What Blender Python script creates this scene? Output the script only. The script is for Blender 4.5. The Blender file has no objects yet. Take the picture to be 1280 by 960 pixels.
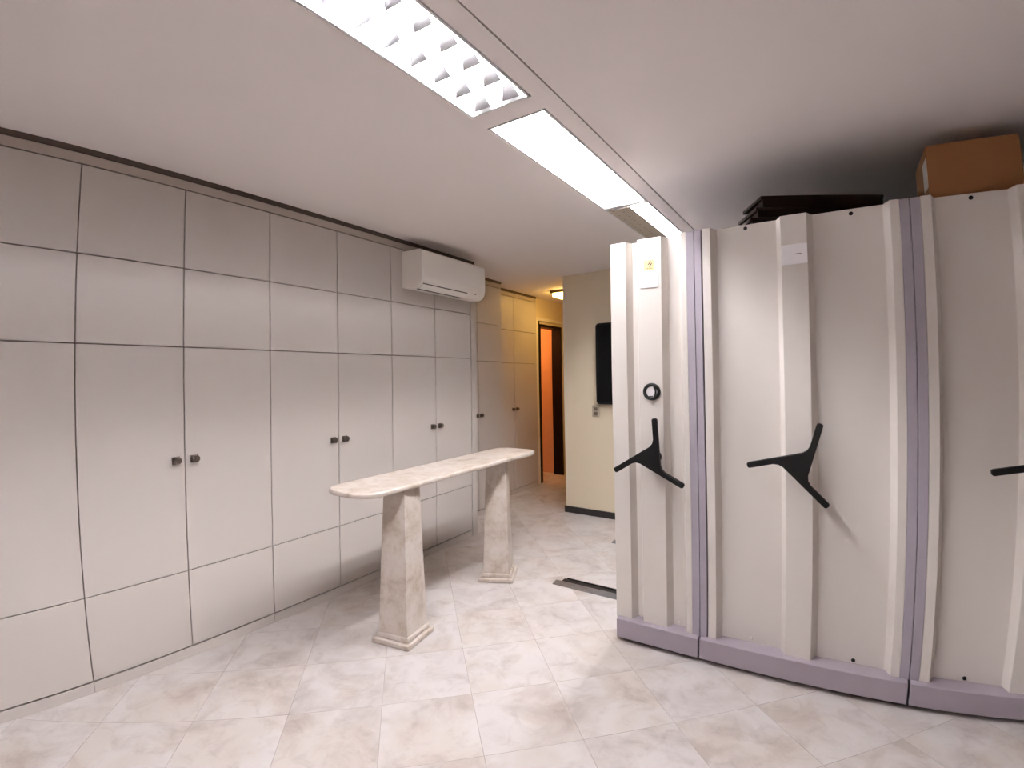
import bpy, bmesh, math, random
from mathutils import Matrix, Vector, Euler

random.seed(7)
sc = bpy.context.scene
COL = sc.collection
PI = math.pi

# ------------------------------------------------------------------ materials
def new_mat(name):
    m = bpy.data.materials.new(name); m.use_nodes = True
    nt = m.node_tree; nt.nodes.clear()
    out = nt.nodes.new('ShaderNodeOutputMaterial')
    b = nt.nodes.new('ShaderNodeBsdfPrincipled')
    nt.links.new(b.outputs[0], out.inputs[0])
    return m, nt, b

def N(nt, t, **kw):
    n = nt.nodes.new(t)
    for k, v in kw.items():
        if hasattr(n, k): setattr(n, k, v)
    return n

def math_n(nt, op, a, b=None, c=None):
    n = nt.nodes.new('ShaderNodeMath'); n.operation = op
    for i, v in enumerate((a, b, c)):
        if v is None: continue
        if isinstance(v, (int, float)): n.inputs[i].default_value = v
        else: nt.links.new(v, n.inputs[i])
    return n.outputs[0]

def mix_col(nt, fac, a, b):
    n = nt.nodes.new('ShaderNodeMix'); n.data_type = 'RGBA'
    for idx, v in ((0, fac), (6, a), (7, b)):
        if isinstance(v, (int, float)): n.inputs[idx].default_value = v
        elif isinstance(v, tuple): n.inputs[idx].default_value = (*v, 1)
        else: nt.links.new(v, n.inputs[idx])
    return n.outputs[2]

def ramp(nt, fac, stops):
    n = nt.nodes.new('ShaderNodeValToRGB')
    el = n.color_ramp.elements
    while len(el) < len(stops): el.new(0.5)
    for e, (p, c) in zip(el, stops):
        e.position = p; e.color = (*c, 1)
    nt.links.new(fac, n.inputs[0])
    return n.outputs[0]

def noise(nt, vec, scale, detail=4, rough=.55, dist=0.0):
    n = nt.nodes.new('ShaderNodeTexNoise')
    n.inputs['Scale'].default_value = scale; n.inputs['Detail'].default_value = detail
    n.inputs['Roughness'].default_value = rough; n.inputs['Distortion'].default_value = dist
    if vec is not None: nt.links.new(vec, n.inputs['Vector'])
    return n.outputs[0]

def objco(nt):
    return nt.nodes.new('ShaderNodeTexCoord').outputs['Object']

def plain(name, col, rough=.5, metal=0.0, spec=.5, var=.04, scale=6, bump=0.0, bscale=120):
    m, nt, b = new_mat(name)
    b.inputs['Roughness'].default_value = rough
    b.inputs['Metallic'].default_value = metal
    b.inputs['Specular IOR Level'].default_value = spec
    co = objco(nt)
    f = noise(nt, co, scale, 5)
    lo = tuple(c * (1 - var) for c in col); hi = tuple(min(1, c * (1 + var)) for c in col)
    nt.links.new(mix_col(nt, f, lo, hi), b.inputs['Base Color'])
    if bump:
        bp = nt.nodes.new('ShaderNodeBump'); bp.inputs['Strength'].default_value = bump
        bp.inputs['Distance'].default_value = .002
        nt.links.new(noise(nt, co, bscale, 3), bp.inputs['Height'])
        nt.links.new(bp.outputs[0], b.inputs['Normal'])
    return m

def emit(name, col, strength):
    m, nt, b = new_mat(name)
    b.inputs['Base Color'].default_value = (.8, .8, .8, 1)
    b.inputs['Emission Color'].default_value = (*col, 1)
    b.inputs['Emission Strength'].default_value = strength
    return m

M = {}
M['laminate'] = plain('cabinet_laminate', (.545, .50, .465), .42, var=.03, scale=3, bump=.05, bscale=300)
M['laminate_edge'] = plain('cabinet_edge_brown', (.24, .18, .14), .6)
M['filler'] = plain('filler_strip_beige', (.48, .42, .37), .5)
M['gap_shade'] = plain('brown_gap_shade', (.085, .058, .044), .7)
M['ceiling_paint'] = plain('ceiling_white_paint', (.91, .865, .855), .9, var=.015, scale=2, bump=.08, bscale=200)
M['wall_paint'] = plain('wall_cream_paint', (.74, .645, .48), .85, var=.02, scale=2)
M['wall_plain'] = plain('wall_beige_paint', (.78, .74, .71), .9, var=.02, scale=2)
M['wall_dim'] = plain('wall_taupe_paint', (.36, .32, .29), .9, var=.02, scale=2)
M['wall_orange'] = plain('wall_orange_paint', (.72, .42, .22), .7, var=.08, scale=5)
M['casing'] = plain('casing_cream_paint', (.82, .77, .68), .6)
M['black_base'] = plain('baseboard_black', (.012, .011, .011), .4)
M['dark_wood'] = plain('door_dark_wood', (.007, .0025, .002), .5, spec=.2, var=.3, scale=12)
M['steel'] = plain('shelving_cream_enamel', (.69, .645, .60), .42, var=.02, scale=3, bump=.06, bscale=160)
M['steel_body'] = plain('shelving_body_dark', (.035, .032, .032), .8)
M['lav'] = plain('shelving_lavender_strip', (.365, .33, .375), .55, var=.05, scale=20, bump=.1)
M['kick'] = plain('shelving_lavender_kick', (.335, .292, .33), .5, var=.06, scale=9, bump=.08)
M['black'] = plain('handle_black_plastic', (.004, .0035, .0035), .45, spec=.25)
M['bronze'] = plain('knob_bronze', (.17, .14, .12), .38, metal=.9, var=.25, scale=60)
M['white_plastic'] = plain('ac_white_plastic', (.90, .86, .81), .4, var=.01)
M['grille_dark'] = plain('ac_dark_slot', (.04, .032, .026), .6)
M['card'] = plain('card_white', (.93, .91, .93), .6, var=.01)
M['ink'] = plain('ink_dark', (.03, .028, .025), .7)
M['ink_grey'] = plain('ink_grey', (.25, .23, .24), .7)
M['sticker'] = plain('sticker_amber', (.80, .57, .30), .6, var=.12, scale=90)
M['sticker_ink'] = plain('sticker_brown_ink', (.30, .20, .08), .7)
M['cardboard'] = plain('cardboard_brown', (.31, .135, .045), .8, var=.08, scale=7)
M['paper'] = plain('paper_white', (.75, .73, .72), .8)
M['board'] = plain('board_dark_brown', (.016, .008, .006), .85, spec=.1, var=.3, scale=14)
M['screen'] = plain('screen_black', (.002, .002, .0022), .5, spec=.12)
M['socket'] = plain('socket_beige', (.42, .36, .27), .5)
M['socket_dark'] = plain('socket_brown', (.12, .09, .06), .5)
M['lamp_metal'] = plain('lamp_brown_metal', (.16, .11, .07), .4, metal=.4)
M['fix_white'] = plain('fixture_white', (.82, .82, .82), .45, var=.01)
M['plate'] = plain('plate_beige', (.50, .44, .36), .55, var=.05, scale=30)
def plate_mat():
    m, nt, b = new_mat('plate_perforated')
    v = nt.nodes.new('ShaderNodeTexVoronoi'); v.inputs['Scale'].default_value = 19; v.inputs['Randomness'].default_value = .0
    nt.links.new(objco(nt), v.inputs['Vector'])
    f = math_n(nt, 'LESS_THAN', v.outputs['Distance'], .10)
    nt.links.new(mix_col(nt, f, (.50, .44, .36), (.08, .06, .05)), b.inputs['Base Color'])
    b.inputs['Roughness'].default_value = .55
    return m
M['plate'] = plate_mat()
M['rail_grey'] = plain('rail_worn_steel', (.20, .195, .20), .38, metal=.7, var=.35, scale=35)
M['rail_dark'] = plain('rail_black_channel', (.010, .007, .006), .5)
M['tube'] = emit('fluorescent_tube', (1.0, .972, 1.01), 50.0)
M['lamp_glow'] = emit('warm_lamp_glow', (1.0, .60, .14), 7.0)

def louver_mat():
    m, nt, b = new_mat('louver_aluminium')
    b.inputs['Base Color'].default_value = (.80, .80, .82, 1)
    b.inputs['Metallic'].default_value = .975
    b.inputs['Roughness'].default_value = .2
    return m
M['louver'] = louver_mat()

def floor_mat():
    m, nt, b = new_mat('floor_ceramic_tile')
    geo = nt.nodes.new('ShaderNodeNewGeometry')
    sep = nt.nodes.new('ShaderNodeSeparateXYZ'); nt.links.new(geo.outputs['Position'], sep.inputs[0])
    x, y = sep.outputs[0], sep.outputs[1]
    s = 1 / math.sqrt(2); pitch = .3955
    u = math_n(nt, 'DIVIDE', math_n(nt, 'SUBTRACT', math_n(nt, 'MULTIPLY', math_n(nt, 'ADD', x, y), s), 1.822), pitch)
    v = math_n(nt, 'DIVIDE', math_n(nt, 'SUBTRACT', math_n(nt, 'MULTIPLY', math_n(nt, 'SUBTRACT', x, y), s), .147), pitch)
    def edge(w):
        f = math_n(nt, 'FRACT', w)
        return math_n(nt, 'MINIMUM', f, math_n(nt, 'SUBTRACT', 1.0, f))
    d = math_n(nt, 'MINIMUM', edge(u), edge(v))
    # grout width wanders a little, as in worn joints
    wob = noise(nt, geo.outputs['Position'], 14, 2)
    gw = math_n(nt, 'MULTIPLY_ADD', wob, .0045, .0010)
    g = math_n(nt, 'LESS_THAN', d, gw)
    # per-tile offset of the marbling
    cu, cv = math_n(nt, 'FLOOR', u), math_n(nt, 'FLOOR', v)
    cmb = nt.nodes.new('ShaderNodeCombineXYZ'); nt.links.new(cu, cmb.inputs[0]); nt.links.new(cv, cmb.inputs[1])
    wn = nt.nodes.new('ShaderNodeTexWhiteNoise'); wn.noise_dimensions = '3D'; nt.links.new(cmb.outputs[0], wn.inputs['Vector'])
    off = nt.nodes.new('ShaderNodeVectorMath'); off.operation = 'SCALE'; off.inputs['Scale'].default_value = 1.3
    nt.links.new(wn.outputs['Color'], off.inputs[0])
    add = nt.nodes.new('ShaderNodeVectorMath'); add.operation = 'ADD'
    nt.links.new(geo.outputs['Position'], add.inputs[0]); nt.links.new(off.outputs[0], add.inputs[1])
    p = add.outputs[0]
    n1 = noise(nt, p, 4.2, 6, .6, .5)
    n2 = noise(nt, p, 9.0, 6, .65, .8)
    n3 = noise(nt, p, 2.6, 3, .5, .2)
    c1 = ramp(nt, n1, [(.34, (.33, .28, .255)), (.44, (.455, .412, .387)), (.53, (.545, .512, .492)), (.72, (.58, .556, .545))])
    c2 = ramp(nt, n3, [(.38, (.505, .472, .46)), (.50, (.555, .52, .497)), (.60, (.49, .425, .37))])
    c = mix_col(nt, .45, c1, c2)
    blot = ramp(nt, n2, [(.30, (.80, .77, .76)), (.48, (1, 1, 1)), (.8, (1.0, .995, .985))])
    mul = nt.nodes.new('ShaderNodeMix'); mul.data_type = 'RGBA'; mul.blend_type = 'MULTIPLY'; mul.inputs[0].default_value = .8
    nt.links.new(c, mul.inputs[6]); nt.links.new(blot, mul.inputs[7])
    gcol = mix_col(nt, noise(nt, geo.outputs['Position'], 3.1, 3), (.16, .13, .115), (.50, .45, .42))
    nt.links.new(mix_col(nt, g, mul.outputs[2], gcol), b.inputs['Base Color'])
    b.inputs['Roughness'].default_value = .40
    b.inputs['Specular IOR Level'].default_value = .4
    bp = nt.nodes.new('ShaderNodeBump'); bp.inputs['Strength'].default_value = .25; bp.inputs['Distance'].default_value = .002
    nt.links.new(math_n(nt, 'SUBTRACT', 1.0, g), bp.inputs['Height'])
    nt.links.new(bp.outputs[0], b.inputs['Normal'])
    return m
M['floor'] = floor_mat()

def marble_mat():
    m, nt, b = new_mat('travertine_marble')
    co = objco(nt)
    n1 = noise(nt, co, 7, 7, .62, .9)
    n2 = noise(nt, co, 24, 6, .7, .4)
    c1 = ramp(nt, n1, [(.30, (.41, .34, .275)), (.42, (.52, .45, .385)), (.54, (.59, .53, .475)), (.72, (.63, .59, .545))])
    c2 = ramp(nt, n2, [(.30, (.72, .64, .55)), (.48, (.96, .94, .92)), (.7, (1, 1, 1))])
    mul = nt.nodes.new('ShaderNodeMix'); mul.data_type = 'RGBA'; mul.blend_type = 'MULTIPLY'; mul.inputs[0].default_value = .7
    nt.links.new(c1, mul.inputs[6]); nt.links.new(c2, mul.inputs[7])
    nt.links.new(mul.outputs[2], b.inputs['Base Color'])
    b.inputs['Roughness'].default_value = .38
    bp = nt.nodes.new('ShaderNodeBump'); bp.inputs['Strength'].default_value = .12; bp.inputs['Distance'].default_value = .003
    nt.links.new(n2, bp.inputs['Height']); nt.links.new(bp.outputs[0], b.inputs['Normal'])
    return m
M['marble'] = marble_mat()

# ------------------------------------------------------------------ mesh helpers
class MB:
    def __init__(self): self.bm = bmesh.new()
    def box(self, x0, x1, y0, y1, z0, z1):
        r = bmesh.ops.create_cube(self.bm, size=1)
        for v in r['verts']:
            v.co = Vector(((x0 + x1) / 2 + v.co.x * (x1 - x0), (y0 + y1) / 2 + v.co.y * (y1 - y0), (z0 + z1) / 2 + v.co.z * (z1 - z0)))
        return self
    def prism(self, pts, axis, a0, a1):
        """polygon pts (2D) extruded along axis: 'x' pts=(y,z), 'y' pts=(x,z), 'z' pts=(x,y)"""
        def P(p, a):
            return {'x': (a, p[0], p[1]), 'y': (p[0], a, p[1]), 'z': (p[0], p[1], a)}[axis]
        A = [self.bm.verts.new(P(p, a0)) for p in pts]; B = [self.bm.verts.new(P(p, a1)) for p in pts]
        n = len(pts)
        self.bm.faces.new(A); self.bm.faces.new(B[::-1])
        for i in range(n):
            self.bm.faces.new((A[i], B[i], B[(i + 1) % n], A[(i + 1) % n]))
        return self
    def cyl(self, p0, p1, r, seg=20, r1=None):
        p0, p1 = Vector(p0), Vector(p1); d = p1 - p0
        mat = Matrix.Translation((p0 + p1) / 2) @ d.to_track_quat('Z', 'Y').to_matrix().to_4x4()
        bmesh.ops.create_cone(self.bm, cap_ends=True, segments=seg, radius1=r, radius2=r if r1 is None else r1, depth=d.length, matrix=mat)
        return self
    def torus(self, c, R, r, seg=36, rs=10):
        """ring facing -y"""
        rings = []
        for i in range(seg):
            a = 2 * PI * i / seg
            rings.append([self.bm.verts.new((c[0] + (R + r * math.cos(t)) * math.cos(a), c[1] + r * math.sin(t), c[2] + (R + r * math.cos(t)) * math.sin(a))) for t in [2 * PI * j / rs for j in range(rs)]])
        for i in range(seg):
            for j in range(rs):
                self.bm.faces.new((rings[i][j], rings[(i + 1) % seg][j], rings[(i + 1) % seg][(j + 1) % rs], rings[i][(j + 1) % rs]))
        return self
    def frustum(self, cx, cy, z0, z1, w0, w1, rot=0.0):
        vs = []
        for z, w in ((z0, w0), (z1, w1)):
            for sx, sy in ((-1, -1), (1, -1), (1, 1), (-1, 1)):
                x, y = sx * w / 2, sy * w / 2
                vs.append(self.bm.verts.new((cx + x * math.cos(rot) - y * math.sin(rot), cy + x * math.sin(rot) + y * math.cos(rot), z)))
        f = self.bm.faces.new
        f(vs[3::-1]); f(vs[4:8])
        for i in range(4): f((vs[i], vs[(i + 1) % 4], vs[4 + (i + 1) % 4], vs[4 + i]))
        return self
    def build(self, name, mat, parent=None, bevel=0.0, seg=2, smooth=False, loc=None):
        bm = self.bm
        bmesh.ops.recalc_face_normals(bm, faces=bm.faces[:])
        if bevel:
            es = [e for e in bm.edges if len(e.link_faces) == 2 and e.calc_face_angle(0) > .5]
            bmesh.ops.bevel(bm, geom=es, offset=bevel, segments=seg, profile=.5, affect='EDGES', clamp_overlap=True)
        me = bpy.data.meshes.new(name); bm.to_mesh(me); bm.free()
        if smooth:
            for p in me.polygons: p.use_smooth = True
        mats = mat if isinstance(mat, (list, tuple)) else [mat]
        for k in mats: me.materials.append(k)
        o = bpy.data.objects.new(name, me); COL.objects.link(o)
        if parent is not None: o.parent = parent
        if loc is not None: o.location = loc
        if smooth:
            md = o.modifiers.new('edge', 'EDGE_SPLIT'); md.split_angle = math.radians(40)
        return o

def tag(o, label, cat, group=None):
    o['label'] = label; o['category'] = cat
    if group: o['group'] = group
    return o
def thing(name, label, cat, loc=(0, 0, 0), rz=0.0, group=None):
    o = bpy.data.objects.new(name, None); COL.objects.link(o)
    o.empty_display_size = .1; o.location = loc; o.rotation_euler = (0, 0, rz)
    return tag(o, label, cat, group)
def struct(name, mb, mat, parent=None, bevel=0.0):
    o = mb.build(name, mat, parent, bevel)
    if parent is None: o['kind'] = 'structure'
    return o

CEIL = 2.511
# ------------------------------------------------------------------ the room
struct('floor', MB().box(-3.3, 4.45, -2.6, 7.4, -.12, 0), M['floor'])
LX0, LX1 = 1.548, 1.838                       # the recessed strip of lights
FIX = [(-1.031, .236), (.340, 1.607), (1.711, 2.977), (2.990, 4.256)]
c = MB()
c.box(-3.3, LX0, -2.6, 7.4, CEIL, CEIL + .12)
ys = [-2.6] + [v for f in FIX for v in f] + [7.4]
for i in range(0, len(ys), 2): c.box(LX0, LX1, ys[i], ys[i + 1], CEIL, CEIL + .12)
c.box(LX1, 1.920, -2.6, 7.4, CEIL, CEIL + .12)
c.box(1.9265, 4.45, -2.6, 7.4, CEIL, CEIL + .12)
struct('ceiling', c, M['ceiling_paint'])
struct('groove_shade', MB().box(1.9195, 1.927, -2.6, 7.4, CEIL + .006, CEIL + .15), M['gap_shade'])    # dark backing colours in the shade of the groove beside the strip
struct('wall_left', MB().box(-1.30, -1.20, -2.6, 5.52, 0, CEIL), M['wall_plain'])
struct('wall_rear', MB().box(-1.20, 4.35, -2.6, -2.5, 0, CEIL), M['wall_plain'])
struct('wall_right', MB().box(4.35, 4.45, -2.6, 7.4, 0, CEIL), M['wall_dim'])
struct('wall_far', MB().box(.366, 4.35, 4.66, 4.78, 0, CEIL).box(.366, .486, 4.78, 7.3, 0, CEIL), M['wall_paint'])
struct('wall_end', MB().box(-.57, .366, 7.3, 7.4, 0, CEIL), M['wall_paint'])
# wall of the passage with its doorway
DY0, DY1, DZ = 5.735, 6.37, 2.165
struct('wall_passage', MB().box(-.70, -.57, 5.605, DY0, 0, CEIL).box(-.70, -.57, DY1, 7.4, 0, CEIL).box(-.70, -.57, DY0, DY1, DZ, CEIL), M['wall_paint'])
struct('wall_inner', MB().box(-3.2, -.70, 6.42, 6.52, 0, CEIL), M['wall_orange'])
struct('wall_inner_side', MB().box(-3.3, -3.2, 5.606, 6.52, 0, CEIL).box(-3.2, -.70, 5.606, 5.69, 0, CEIL), M['wall_orange'])
d1 = bpy.data.objects.new('door_1', None); COL.objects.link(d1); d1['kind'] = 'structure'; d1.location = (-.57, DY0, 0)
struct('door_frame', MB().box(-.135, .014, -.004, .030, 0, DZ).box(-.135, .014, DY1 - DY0 - .030, DY1 - DY0 + .004, 0, DZ)
       .box(-.135, .014, .030, DY1 - DY0 - .030, DZ - .034, DZ).box(.0, .014, -.045, -.004, 0, DZ + .04), M['dark_wood'], d1)
struct('casing', MB().box(.0, .020, -.110, -.046, .0, DZ + .085).box(.0, .020, -.046, DY1 - DY0 + .05, DZ + .042, DZ + .085), M['casing'], d1)
struct('baseboard_far', MB().box(.352, 4.35, 4.646, 4.66, 0, .064).box(.352, .366, 4.66, 7.3, 0, .064), M['black_base'])
# filler above the wardrobes and dark strip colouring in the shadow gap under the ceiling
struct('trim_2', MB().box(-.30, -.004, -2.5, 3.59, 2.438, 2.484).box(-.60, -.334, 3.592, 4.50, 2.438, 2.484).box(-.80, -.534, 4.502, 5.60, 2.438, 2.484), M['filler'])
struct('gap_shade_strip', MB().box(-.30, .004, -2.5, 3.59, 2.486, CEIL).box(-.60, -.326, 3.592, 4.50, 2.486, CEIL).box(-.80, -.526, 4.502, 5.60, 2.486, CEIL), M['gap_shade'])

# ------------------------------------------------------------------ wardrobes
ROWS = [('lower_panel', .0605, .4565), ('door', .4615, 1.6105), ('upper_panel', 1.6155, 2.0175), ('top_panel', 2.0225, 2.4315)]
def knob(y, parent):
    k = MB()
    k.box(0, .006, y - .019, y + .019, 1.036 - .019, 1.036 + .019)
    k.cyl((.004, y, 1.036), (.018, y, 1.036), .009, 14)
    k.cyl((.016, y, 1.036), (.030, y, 1.036), .014, 16, .019)
    return k.build('knob', M['bronze'], parent, bevel=.0015)
def wardrobe(x, y0, w, label, depth=.55, end=None, group='wardrobes along the wall'):
    t = thing('wardrobe', label, 'wardrobe', (x, y0, 0), 0, group)
    g = .0025
    MB().box(-depth, -.019, .002, w - .002, .055, 2.434).build('carcass', M['laminate_edge'], t)
    MB().box(-depth, -.001, .001, w - .001, 0, .052).build('plinth', M['laminate'], t)
    for k in (0, 1):
        a, b = k * w / 2 + g, (k + 1) * w / 2 - g
        for nm, z0, z1 in ROWS:
            p = MB().box(-.018, 0, a, b, z0, z1).build(nm, M['laminate'], t, bevel=.0012, seg=1)
            if nm == 'door':
                knob(b - .042 if k == 0 else a + .042, p)
    if end:
        MB().box(-depth, .004, w + .003, w + end, 0, 2.434).build('side_panel', M['laminate'], t, bevel=.004)
    return t
WW = .9427
wardrobe(0, .689 - WW, WW, 'grey-beige laminate wardrobe cut off by the picture edge, no knobs in view')
wardrobe(0, .689, WW, 'grey-beige laminate wardrobe with two dark knobs, nearest complete one to the camera')
wardrobe(0, 1.6317, WW, 'grey-beige laminate wardrobe whose dark knobs sit just above the near end of the marble table')
wardrobe(0, 2.5744, WW, 'grey-beige laminate wardrobe behind the white air conditioner, ending in a tall pale side panel', end=.072)
wardrobe(-.33, 3.594, .905, 'shadowed beige wardrobe set back just beyond the tall pale end panel', group='wardrobes in the passage')
wardrobe(-.53, 4.502, 1.10, 'yellow-lit wardrobe in the passage beside the dark doorway', group='wardrobes in the passage')

# ------------------------------------------------------------------ air conditioner
ac = thing('air_conditioner', 'white split air conditioner mounted high on the wardrobe fronts under the ceiling', 'air conditioner', (.0, 2.685, 2.12))
L = .785
prof = [(0.001, .016), (.06, .004), (.150, 0), (.168, .006), (.186, .018), (.200, .034), (.209, .056), (.214, .085), (.216, .13), (.215, .272), (.208, .286), (.19, .294), (0.001, .296)]
MB().prism(prof, 'y', 0, L).build('body', M['white_plastic'], ac, bevel=.004, seg=2)
MB().prism([(.154, -.002), (.170, .001), (.186, .012), (.1985, .029), (.2015, .029), (.190, .009), (.173, -.0045), (.156, -.0075)], 'y', .012, .545).build('louver_flap', M['white_plastic'], ac)
MB().prism([(.152, -.0085), (.160, -.0082), (.169, -.0058), (.166, -.003), (.152, -.0055)], 'y', .004, .535).prism([(.1995, .0305), (.2040, .031), (.2070, .0355), (.2020, .0365)], 'y', .02, .545).build('air_slot', M['grille_dark'], ac)
MB().box(.199, .2085, .640, .662, .036, .0415).build('indicator', M['grille_dark'], ac)

# ------------------------------------------------------------------ marble console table
tb = thing('console_table', 'beige marble console table on two tapered stone pedestals', 'table', (.73, 2.42, 0))
def rounded(x0, x1, y0, y1, radii, n=8):
    pts = []
    cs = [(x0, y0, PI, radii[0]), (x1, y0, 1.5 * PI, radii[1]), (x1, y1, 0, radii[2]), (x0, y1, .5 * PI, radii[3])]
    for x, y, a0, r in cs:
        cx = x + r if x == x0 else x - r; cy = y + r if y == y0 else y - r
        for i in range(n + 1):
            a = a0 + .5 * PI * i / n
            pts.append((cx + r * math.cos(a), cy + r * math.sin(a)))
    return pts
ox, oy = .73, 2.42
top = MB().prism(rounded(.482 - ox, .856 - ox, 1.612 - oy, 3.29 - oy, (.13, .11, .10, .10)), 'z', .833, .861)
top.build('tabletop', M['marble'], tb, bevel=.010, seg=3)
def pedestal(cx, cy, rot, wb):
    p = MB().frustum(cx - ox, cy - oy, .055, .834, .188, .140, rot).build('pedestal', M['marble'], tb, bevel=.003)
    MB().frustum(cx - ox, cy - oy, 0, .030, wb, wb, rot).build('plinth', M['marble'], p, bevel=.007, seg=2)
    MB().frustum(cx - ox, cy - oy, .030, .057, wb - .032, wb - .036, rot).build('plinth_step', M['marble'], p, bevel=.007, seg=2)
pedestal(.757, 1.942, math.radians(9), .243)
pedestal(.722, 2.905, math.radians(26), .245)

# ------------------------------------------------------------------ mobile shelving
SY = 2.55; RIB, REC, TOP = .012, .065, 2.160
def shelving(cx, kx, strips, prof, label, hc, hz, ha, screws, gap=0.0):
    """kx kick extent, strips [(x0,x1)], prof [(x,depth)] all absolute x"""
    t = thing('mobile_shelving_unit', label, 'shelving unit', (cx, SY, 0), 0, 'mobile shelving units in one row')
    X = lambda v: v - cx
    MB().box(X(kx[0]) + .006, X(kx[1]) - .006, .105, 1.82, .012, TOP - .001).build('body', M['steel_body'], t)
    pts = [(X(x), RIB if k else REC) for x, k in prof]
    pts = pts + [(pts[-1][0], .104), (pts[0][0], .104)]
    MB().prism(pts, 'z', .112, TOP).build('front_panel', M['steel'], t, bevel=.0025, seg=2)
    for a, b in strips:
        MB().prism([(X(a), .010), (X(b), .010), (X(b), .104), (X(a), .104)], 'z', .118, TOP - .003).build('edge_strip', M['lav'], t, bevel=.002)
    MB().box(X(kx[0]), X(kx[1]), -.028, .104, .024, .1225).build('kick_plate', M['kick'], t, bevel=.003)
    for x, z, dark in screws:
        MB().cyl((X(x), REC + .001, z), (X(x), REC - .006, z), .0095, 12, .007).build('screw', M['black'] if dark else M['steel'], t)
    # three-armed crank
    R_, off, hw = .207, .037, .0135
    dl = math.asin(off / R_)
    arms = []
    for k in range(3):
        q = math.radians(ha + 120 * k) + dl
        arms.append((Vector((math.cos(q), math.sin(q))), Vector((-math.sin(q), math.cos(q)))))
    L_ = R_ * math.cos(dl)
    def cross_pt(d1, p1, d2, p2):
        den = d1.x * d2.y - d1.y * d2.x; e = p2 - p1
        return p1 + d1 * ((e.x * d2.y - e.y * d2.x) / den)
    h = []
    for k in range(3):
        d, n = arms[k]; dp, np_ = arms[k - 1]
        I = cross_pt(d, n * (-off - hw), dp, np_ * (-off + hw))
        f = .024                                                     # small fillet where an arm leaves the hub
        A_, B_ = I + dp * f, I + d * f
        h += [A_, (A_ + B_ + I * 1.2) / 3.2, B_]
        for r, w_ in ((L_ - .006, -hw), (L_, -hw + .006), (L_, hw - .006), (L_ - .006, hw)):
            h.append(d * r + n * (-off + w_))
    h = [(X(hc) + v.x, hz + v.y) for v in h]
    hb = MB().prism(h, 'y', -.082, -.060)
    hd = hb.build('crank_handle', M['black'], t, bevel=.004, seg=2)
    MB().cyl((X(hc), RIB, hz), (X(hc), -.062, hz), .020, 18).cyl((X(hc), RIB, hz), (X(hc), RIB - .008, hz), .034, 22).build('shaft', M['black'], hd)
    return t, X

s1, X = shelving(1.99, (1.775, 2.2025), [(2.167, 2.204)],
    [(1.760, 1), (1.848, 1), (1.866, 0), (1.893, 0), (1.912, 1), (2.038, 1), (2.057, 0), (2.119, 0), (2.140, 1), (2.1665, 1)],
    'narrow cream mobile shelving unit with round lock, amber sticker and black crank', 1.990, 1.008, 82.7,
    [(1.885, .128, 0), (2.088, .135, 0)])
# round lock, sticker and card
lk = MB().torus((X(1.981), RIB - .006, 1.346), .0375, .0090).build('lock_ring', M['black'], s1, smooth=True)
MB().cyl((X(1.981), RIB + .002, 1.346), (X(1.981), RIB - .005, 1.346), .034, 30).build('lock_face', M['card'], lk)
cv = MB()
P0 = [(.004 + .012 * math.cos(a), .026 * math.sin(a)) for a in [math.radians(v) for v in range(70, -71, -20)]]
for (a, b), (c_, d_) in zip(P0, P0[1:]):
    cv.cyl((X(1.985) + a, RIB - .006, 1.346 + b), (X(1.985) + c_, RIB - .006, 1.346 + d_), .0048, 8)
cv.box(X(1.981) - .014, X(1.981) + .006, RIB - .008, RIB - .004, 1.346 - .027, 1.346 - .022)
cv.build('lock_lever', M['black'], lk)
st = MB().box(X(1.947), X(2.000), RIB - .001, RIB + .001, 1.990, 2.044).build('sticker', M['sticker'], s1)
sk = MB()
for dx, dz in ((-.002, .006), (.004, -.004)):
    pz, px = 2.021 + dz, X(1.979) + dx
    sk.prism([(px - .010, pz - .009), (px - .004, pz - .009), (px + .010, pz + .009), (px + .004, pz + .009)], 'y', RIB - .0016, RIB - .0008)
sk.build('emblem', M['ink'], st)
sl = MB()
for i in range(5): sl.box(X(1.956) + i * .008, X(1.961) + i * .008, RIB - .0016, RIB - .0008, 1.996, 2.001 + .002 * (i % 2))
sl.build('lettering', M['sticker_ink'], st)
MB().box(X(1.926), X(2.021), RIB - .005, RIB + .001, 1.897, 1.986).build('card', M['card'], s1, bevel=.001)

PROF2 = [(2.2445, 1), (2.283, 1), (2.302, 0), (2.573, 0), (2.594, 1), (2.703, 1), (2.724, 0), (3.004, 0), (3.025, 1), (3.061, 1)]
s2, X = shelving(2.650, (2.2105, 3.093), [(2.2065, 2.2385), (3.0615, 3.098)], PROF2,
    'wide cream mobile shelving unit with white card, black crank and dark boards on top', 2.649, 1.028, 64.2,
    [(2.437, 2.143, 1), (2.880, 2.139, 1), (2.437, .143, 0), (2.878, .137, 1)])
cd = MB().box(X(2.596), X(2.7025), RIB - .005, RIB + .001, 1.929, 2.021).build('card', M['card'], s2, bevel=.001)
MB().box(X(2.655), X(2.678), RIB - .0062, RIB - .004, 1.973, 1.977).build('lettering', M['ink_grey'], cd)
dx = .8945
s3, X = shelving(3.545, (3.1025, 3.992), [(3.1005, 3.1375), (3.956, 3.9925)], [(3.138, 1)] + [(x + dx, k) for x, k in PROF2[1:]],
    'cream mobile shelving unit at the right picture edge, under the cardboard box', 3.545, 1.040, 60.0,
    [(3.331, 2.141, 1), (3.775, 2.141, 1), (3.320, .137, 1), (3.772, .137, 1)])

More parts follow.
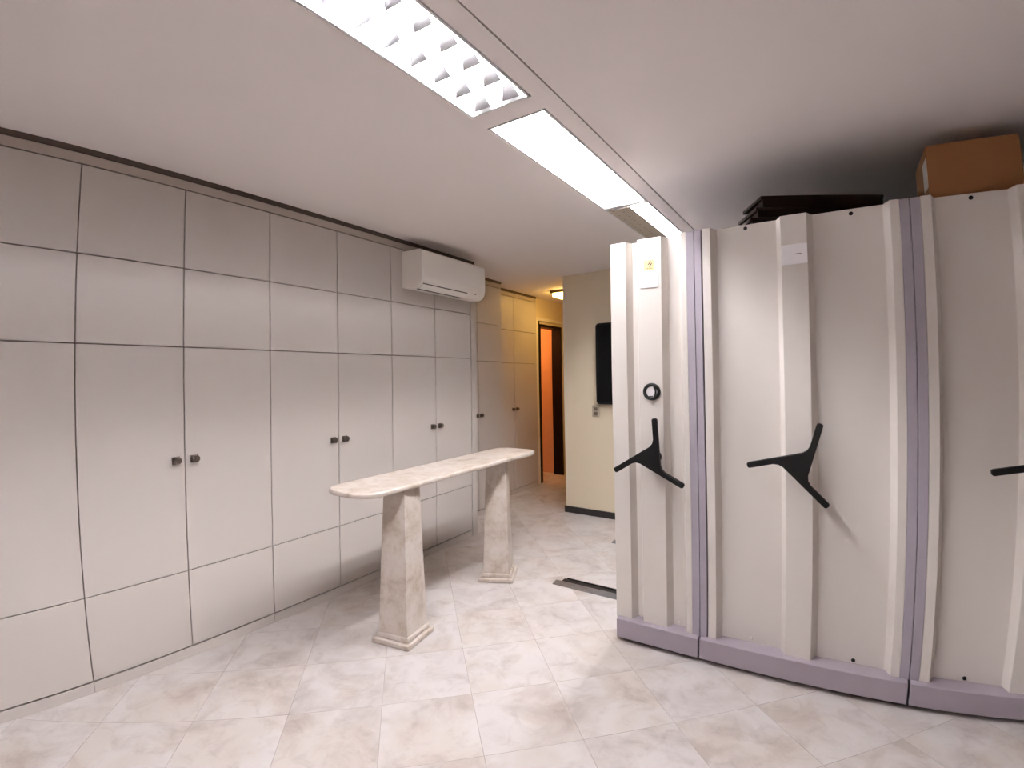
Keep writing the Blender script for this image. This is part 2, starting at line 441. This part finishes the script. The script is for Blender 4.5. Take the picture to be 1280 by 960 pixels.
# floor rails of the shelving
def rail(y0, x0, label):
    t = thing('floor_rail', label, 'rail', (x0, y0, 0), 0, 'floor rails of the mobile shelving')
    R = 4.20 - x0
    MB().prism([(0, 0), (.062, 0), (.062, .010), (.050, .010), (.006, .003)], 'x', 0.0, R).build('rail_plate', M['rail_grey'], t)
    MB().box(.035, R, .062, .125, 0, .004).box(.055, R, .119, .126, 0, .012).build('channel', M['rail_dark'], t)
rail(2.988, 1.118, 'dark steel floor rail ending on the tiles, nearest to the shelving fronts')
rail(3.985, 1.145, 'dark floor rail tip just visible behind the narrow shelving unit')

# ------------------------------------------------------------------ things on top of the shelving
bx = thing('cardboard_box', 'brown cardboard box on top of the shelving at the right picture edge', 'box', (3.387, 2.93, TOP))
MB().box(-.187, .187, -.18, .18, 0, .278).build('carton', M['cardboard'], bx, bevel=.004)
MB().box(-.1885, -.1865, -.176, -.06, .090, .225).build('label_sheet', M['paper'], bx)
A30 = math.radians(29)
BW = ['dark brown board at the bottom of the small stack on the shelving', 'dark brown board in the middle of the small stack on the shelving', 'dark brown board topmost of the small stack on the shelving']
bz = TOP
for i, (lx, ly, h, lab, dp) in enumerate(((2.455, 2.735, .064, BW[0], .24), (2.480, 2.757, .054, BW[1], .24), (2.502, 2.775, .060, BW[2], .24))):
    o = MB().prism([(0, 0), (.62, 0), (.62, dp), (.02, dp)], 'z', .006, h - .016).box(-.012, .62, -.006, dp, h - .018, h).build('board', M['board'], None, bevel=.002)
    o.location = (lx, ly, bz); o.rotation_euler = (0, 0, A30); bz += h
    tag(o, lab, 'board', 'dark boards stacked on the shelving')
o = MB().box(0, .095, 0, .05, 0, .004).build('thin_sheet', M['board'])
o.location = (2.312, 2.70, TOP + .020); o.rotation_euler = (math.radians(9), math.radians(-3), math.radians(10))
tag(o, 'thin dark sheet sticking up behind the shelving edge, separate from the stack', 'sheet')

# ------------------------------------------------------------------ far wall: television and socket
tv = thing('television', 'black flat television hung on the cream wall, half hidden by the shelving', 'television', (1.45, 4.66, 1.56))
def round_rect(x0, x1, z0, z1, r, n=6):
    return rounded(x0, x1, z0, z1, (r, r, r, r), n)
MB().prism(round_rect(-.69, .69, -.412, .412, .035), 'y', -.055, -.004).build('case', M['black'], tv, bevel=.006)
MB().prism(round_rect(-.67, .67, -.39, .392, .02), 'y', -.0565, -.052).build('screen', M['screen'], tv)
so = thing('wall_socket', 'small beige wall socket below the black television', 'socket', (.730, 4.66, 1.072))
MB().box(-.039, .039, -.010, 0, -.058, .058).build('cover_plate', M['socket'], so, bevel=.003)
MB().box(-.019, .019, -.013, -.008, .006, .040).box(-.019, .019, -.013, -.008, -.040, -.006).build('outlet', M['socket_dark'], so, bevel=.002)

# ------------------------------------------------------------------ ceiling lights
def ceiling_light(y0, y1, label, kind):
    cx = (LX0 + LX1) / 2
    t = thing('ceiling_light', label, 'ceiling light', (cx, (y0 + y1) / 2, CEIL), 0, 'fluorescent ceiling lights in one strip')
    l, w, e = (y1 - y0) / 2, (LX1 - LX0) / 2, .004
    l -= e; w -= e
    # housing: open white trough with a thin rim
    th = .004
    MB().box(-w, w, -l, l, .086, .090).box(-w, -w + th, -l, l, 0, .086).box(w - th, w, -l, l, 0, .086).box(-w, w, -l, -l + th, 0, .086).box(-w, w, l - th, l, 0, .086).build('housing', M['fix_white'], t)
    MB().box(-w, -w + .010, -l, l, -.002, .001).box(w - .010, w, -l, l, -.002, .001).box(-w, w, -l, -l + .008, -.002, .001).box(-w, w, l - .008, l, -.002, .001).build('rim', M['fix_white'], t)
    xs = (-w / 2, w / 2) if kind != 'half' else (w / 2 - .026, w / 2 + .034)  # half kind: second tube added beside the first for more output
    for x in xs:
        MB().cyl((x, -l + .03, .062), (x, l - .03, .062), .013, 14).build('tube', M['tube'], t, smooth=True)
    if kind == 'louver':
        for x in (-w + .012, 0, w - .012):
            d = .006 if x == 0 else .004
            MB().prism([(x - .0015, .003), (x + .0015, .003), (x + d, .038), (x - d, .038)], 'y', -l + .006, l - .006).build('louver_rib', M['louver'], t)
        n = 10; st_ = (2 * l - .05) / n
        for k in range(n + 1):
            y = -l + .025 + k * st_
            for s in (-1, 1):
                c_ = s * (w - .006) / 2
                f = MB()
                for q in (-1, 1):
                    # one sloping face of the fin, narrower towards its top, as a thin mirrored sheet
                    v = [f.bm.verts.new(p) for p in ((c_ - .040, y + q * .001, .002), (c_ + .040, y + q * .001, .002), (c_ + .022, y + q * .024, .044), (c_ - .022, y + q * .024, .044),
                                                     (c_ - .040, y + q * .0002, .003), (c_ + .040, y + q * .0002, .003), (c_ + .022, y + q * .022, .044), (c_ - .022, y + q * .022, .044))]
                    for i4 in ((0, 1, 2, 3), (7, 6, 5, 4), (0, 4, 5, 1), (1, 5, 6, 2), (2, 6, 7, 3), (3, 7, 4, 0)):
                        f.bm.faces.new([v[i] for i in i4])
                f.build('louver_blade', M['louver'], t)
    elif kind == 'open':
        MB().prism([(-.0015, .003), (.0015, .003), (.006, .034), (-.006, .034)], 'y', -l + .006, l - .006).build('louver_rib', M['fix_white'], t)
        n = 14; st_ = (2 * l - .03) / n
        for k in range(n + 1):
            y = -l + .015 + k * st_
            for s in (-1, 1):
                a, b = (s * .005, s * (w - .006)) if s > 0 else (s * (w - .006), s * .005)
                MB().prism([(y - .001, .004), (y + .001, .004), (y + .004, .026), (y - .004, .026)], 'x', a, b).build('louver_blade', M['fix_white'], t)
    else:
        pl = MB().box(-w + .008, .010, -l + .03, l - .01, .000, .003).build('cover_plate', M['plate'], t)
        MB().box(.011, .016, -l + .03, l - .01, -.001, .086).build('divider', M['fix_white'], t)
    return t
ceiling_light(*FIX[0], 'added recessed louvred ceiling light continuing the strip out of view, over the camera', 'louver')  # added out of view, continues the strip to raise the bounce light
ceiling_light(*FIX[1], 'recessed louvred ceiling light cut by the top picture edge, nearest to the camera', 'louver')
ceiling_light(*FIX[2], 'recessed ceiling light, middle one of the bright strip', 'open')
ceiling_light(*FIX[3], 'recessed ceiling light with beige perforated plate, above the narrow shelving unit', 'half')

# passage lamp
pl = thing('ceiling_lamp', 'small square lamp glowing yellow on the passage ceiling', 'lamp', (-.01, 5.47, CEIL))
MB().box(-.15, .15, -.15, .15, -.032, 0).build('base', M['lamp_metal'], pl, bevel=.004)
MB().prism(rounded(-.13, .13, -.13, .13, (.02,) * 4, 4), 'z', -.075, -.031).build('diffuser', M['lamp_glow'], pl, bevel=.008)
# lamp of the room behind the doorway
ld = bpy.data.lights.new('inner_room_lamp', 'POINT'); ld.energy = 6; ld.color = (1, .52, .18); ld.shadow_soft_size = .12
lo = bpy.data.objects.new('inner_room_lamp', ld); COL.objects.link(lo); lo.location = (-1.5, 5.95, 2.2)

# ------------------------------------------------------------------ world
w = bpy.data.worlds.new('world'); sc.world = w; w.use_nodes = True
w.node_tree.nodes['Background'].inputs[0].default_value = (.05, .045, .04, 1)
w.node_tree.nodes['Background'].inputs[1].default_value = .2

# ------------------------------------------------------------------ camera: wide lens with its barrel distortion
cam = bpy.data.cameras.new('camera'); co = bpy.data.objects.new('camera', cam); COL.objects.link(co); sc.camera = co
cam.type = 'PANO'; cam.panorama_type = 'FISHEYE_LENS_POLYNOMIAL'
cam.sensor_fit = 'HORIZONTAL'; cam.sensor_width = 36; cam.sensor_height = 27
cam.fisheye_fov = math.radians(170)
K = (5.96696015e-02, -5.13659765e-04, -2.99208211e-05, 1.02917068e-06)
cam.fisheye_polynomial_k0 = 0.0
cam.fisheye_polynomial_k1, cam.fisheye_polynomial_k2, cam.fisheye_polynomial_k3, cam.fisheye_polynomial_k4 = [-k for k in K]
cam.shift_x = -4.63 / 1280; cam.shift_y = -20.52 / 1280
cam.clip_start = .05; cam.clip_end = 60
Rm = Matrix(((.83616625, .01889737, .54815042), (.54828176, -.00219886, -.83629079), (-.01459839, .99981901, -.0121997)))
co.matrix_world = Matrix.Translation((2.8, 0, 1.431)) @ Rm.to_4x4()

sc.view_settings.view_transform = 'Standard'; sc.view_settings.look = 'None'
sc.view_settings.exposure = 1.74; sc.view_settings.gamma = 1.0; sc.view_settings.use_curve_mapping = False
sc.cycles.use_denoising = True
sc.cycles.max_bounces = 10; sc.cycles.diffuse_bounces = 6
sc.cycles.sample_clamp_indirect = 6
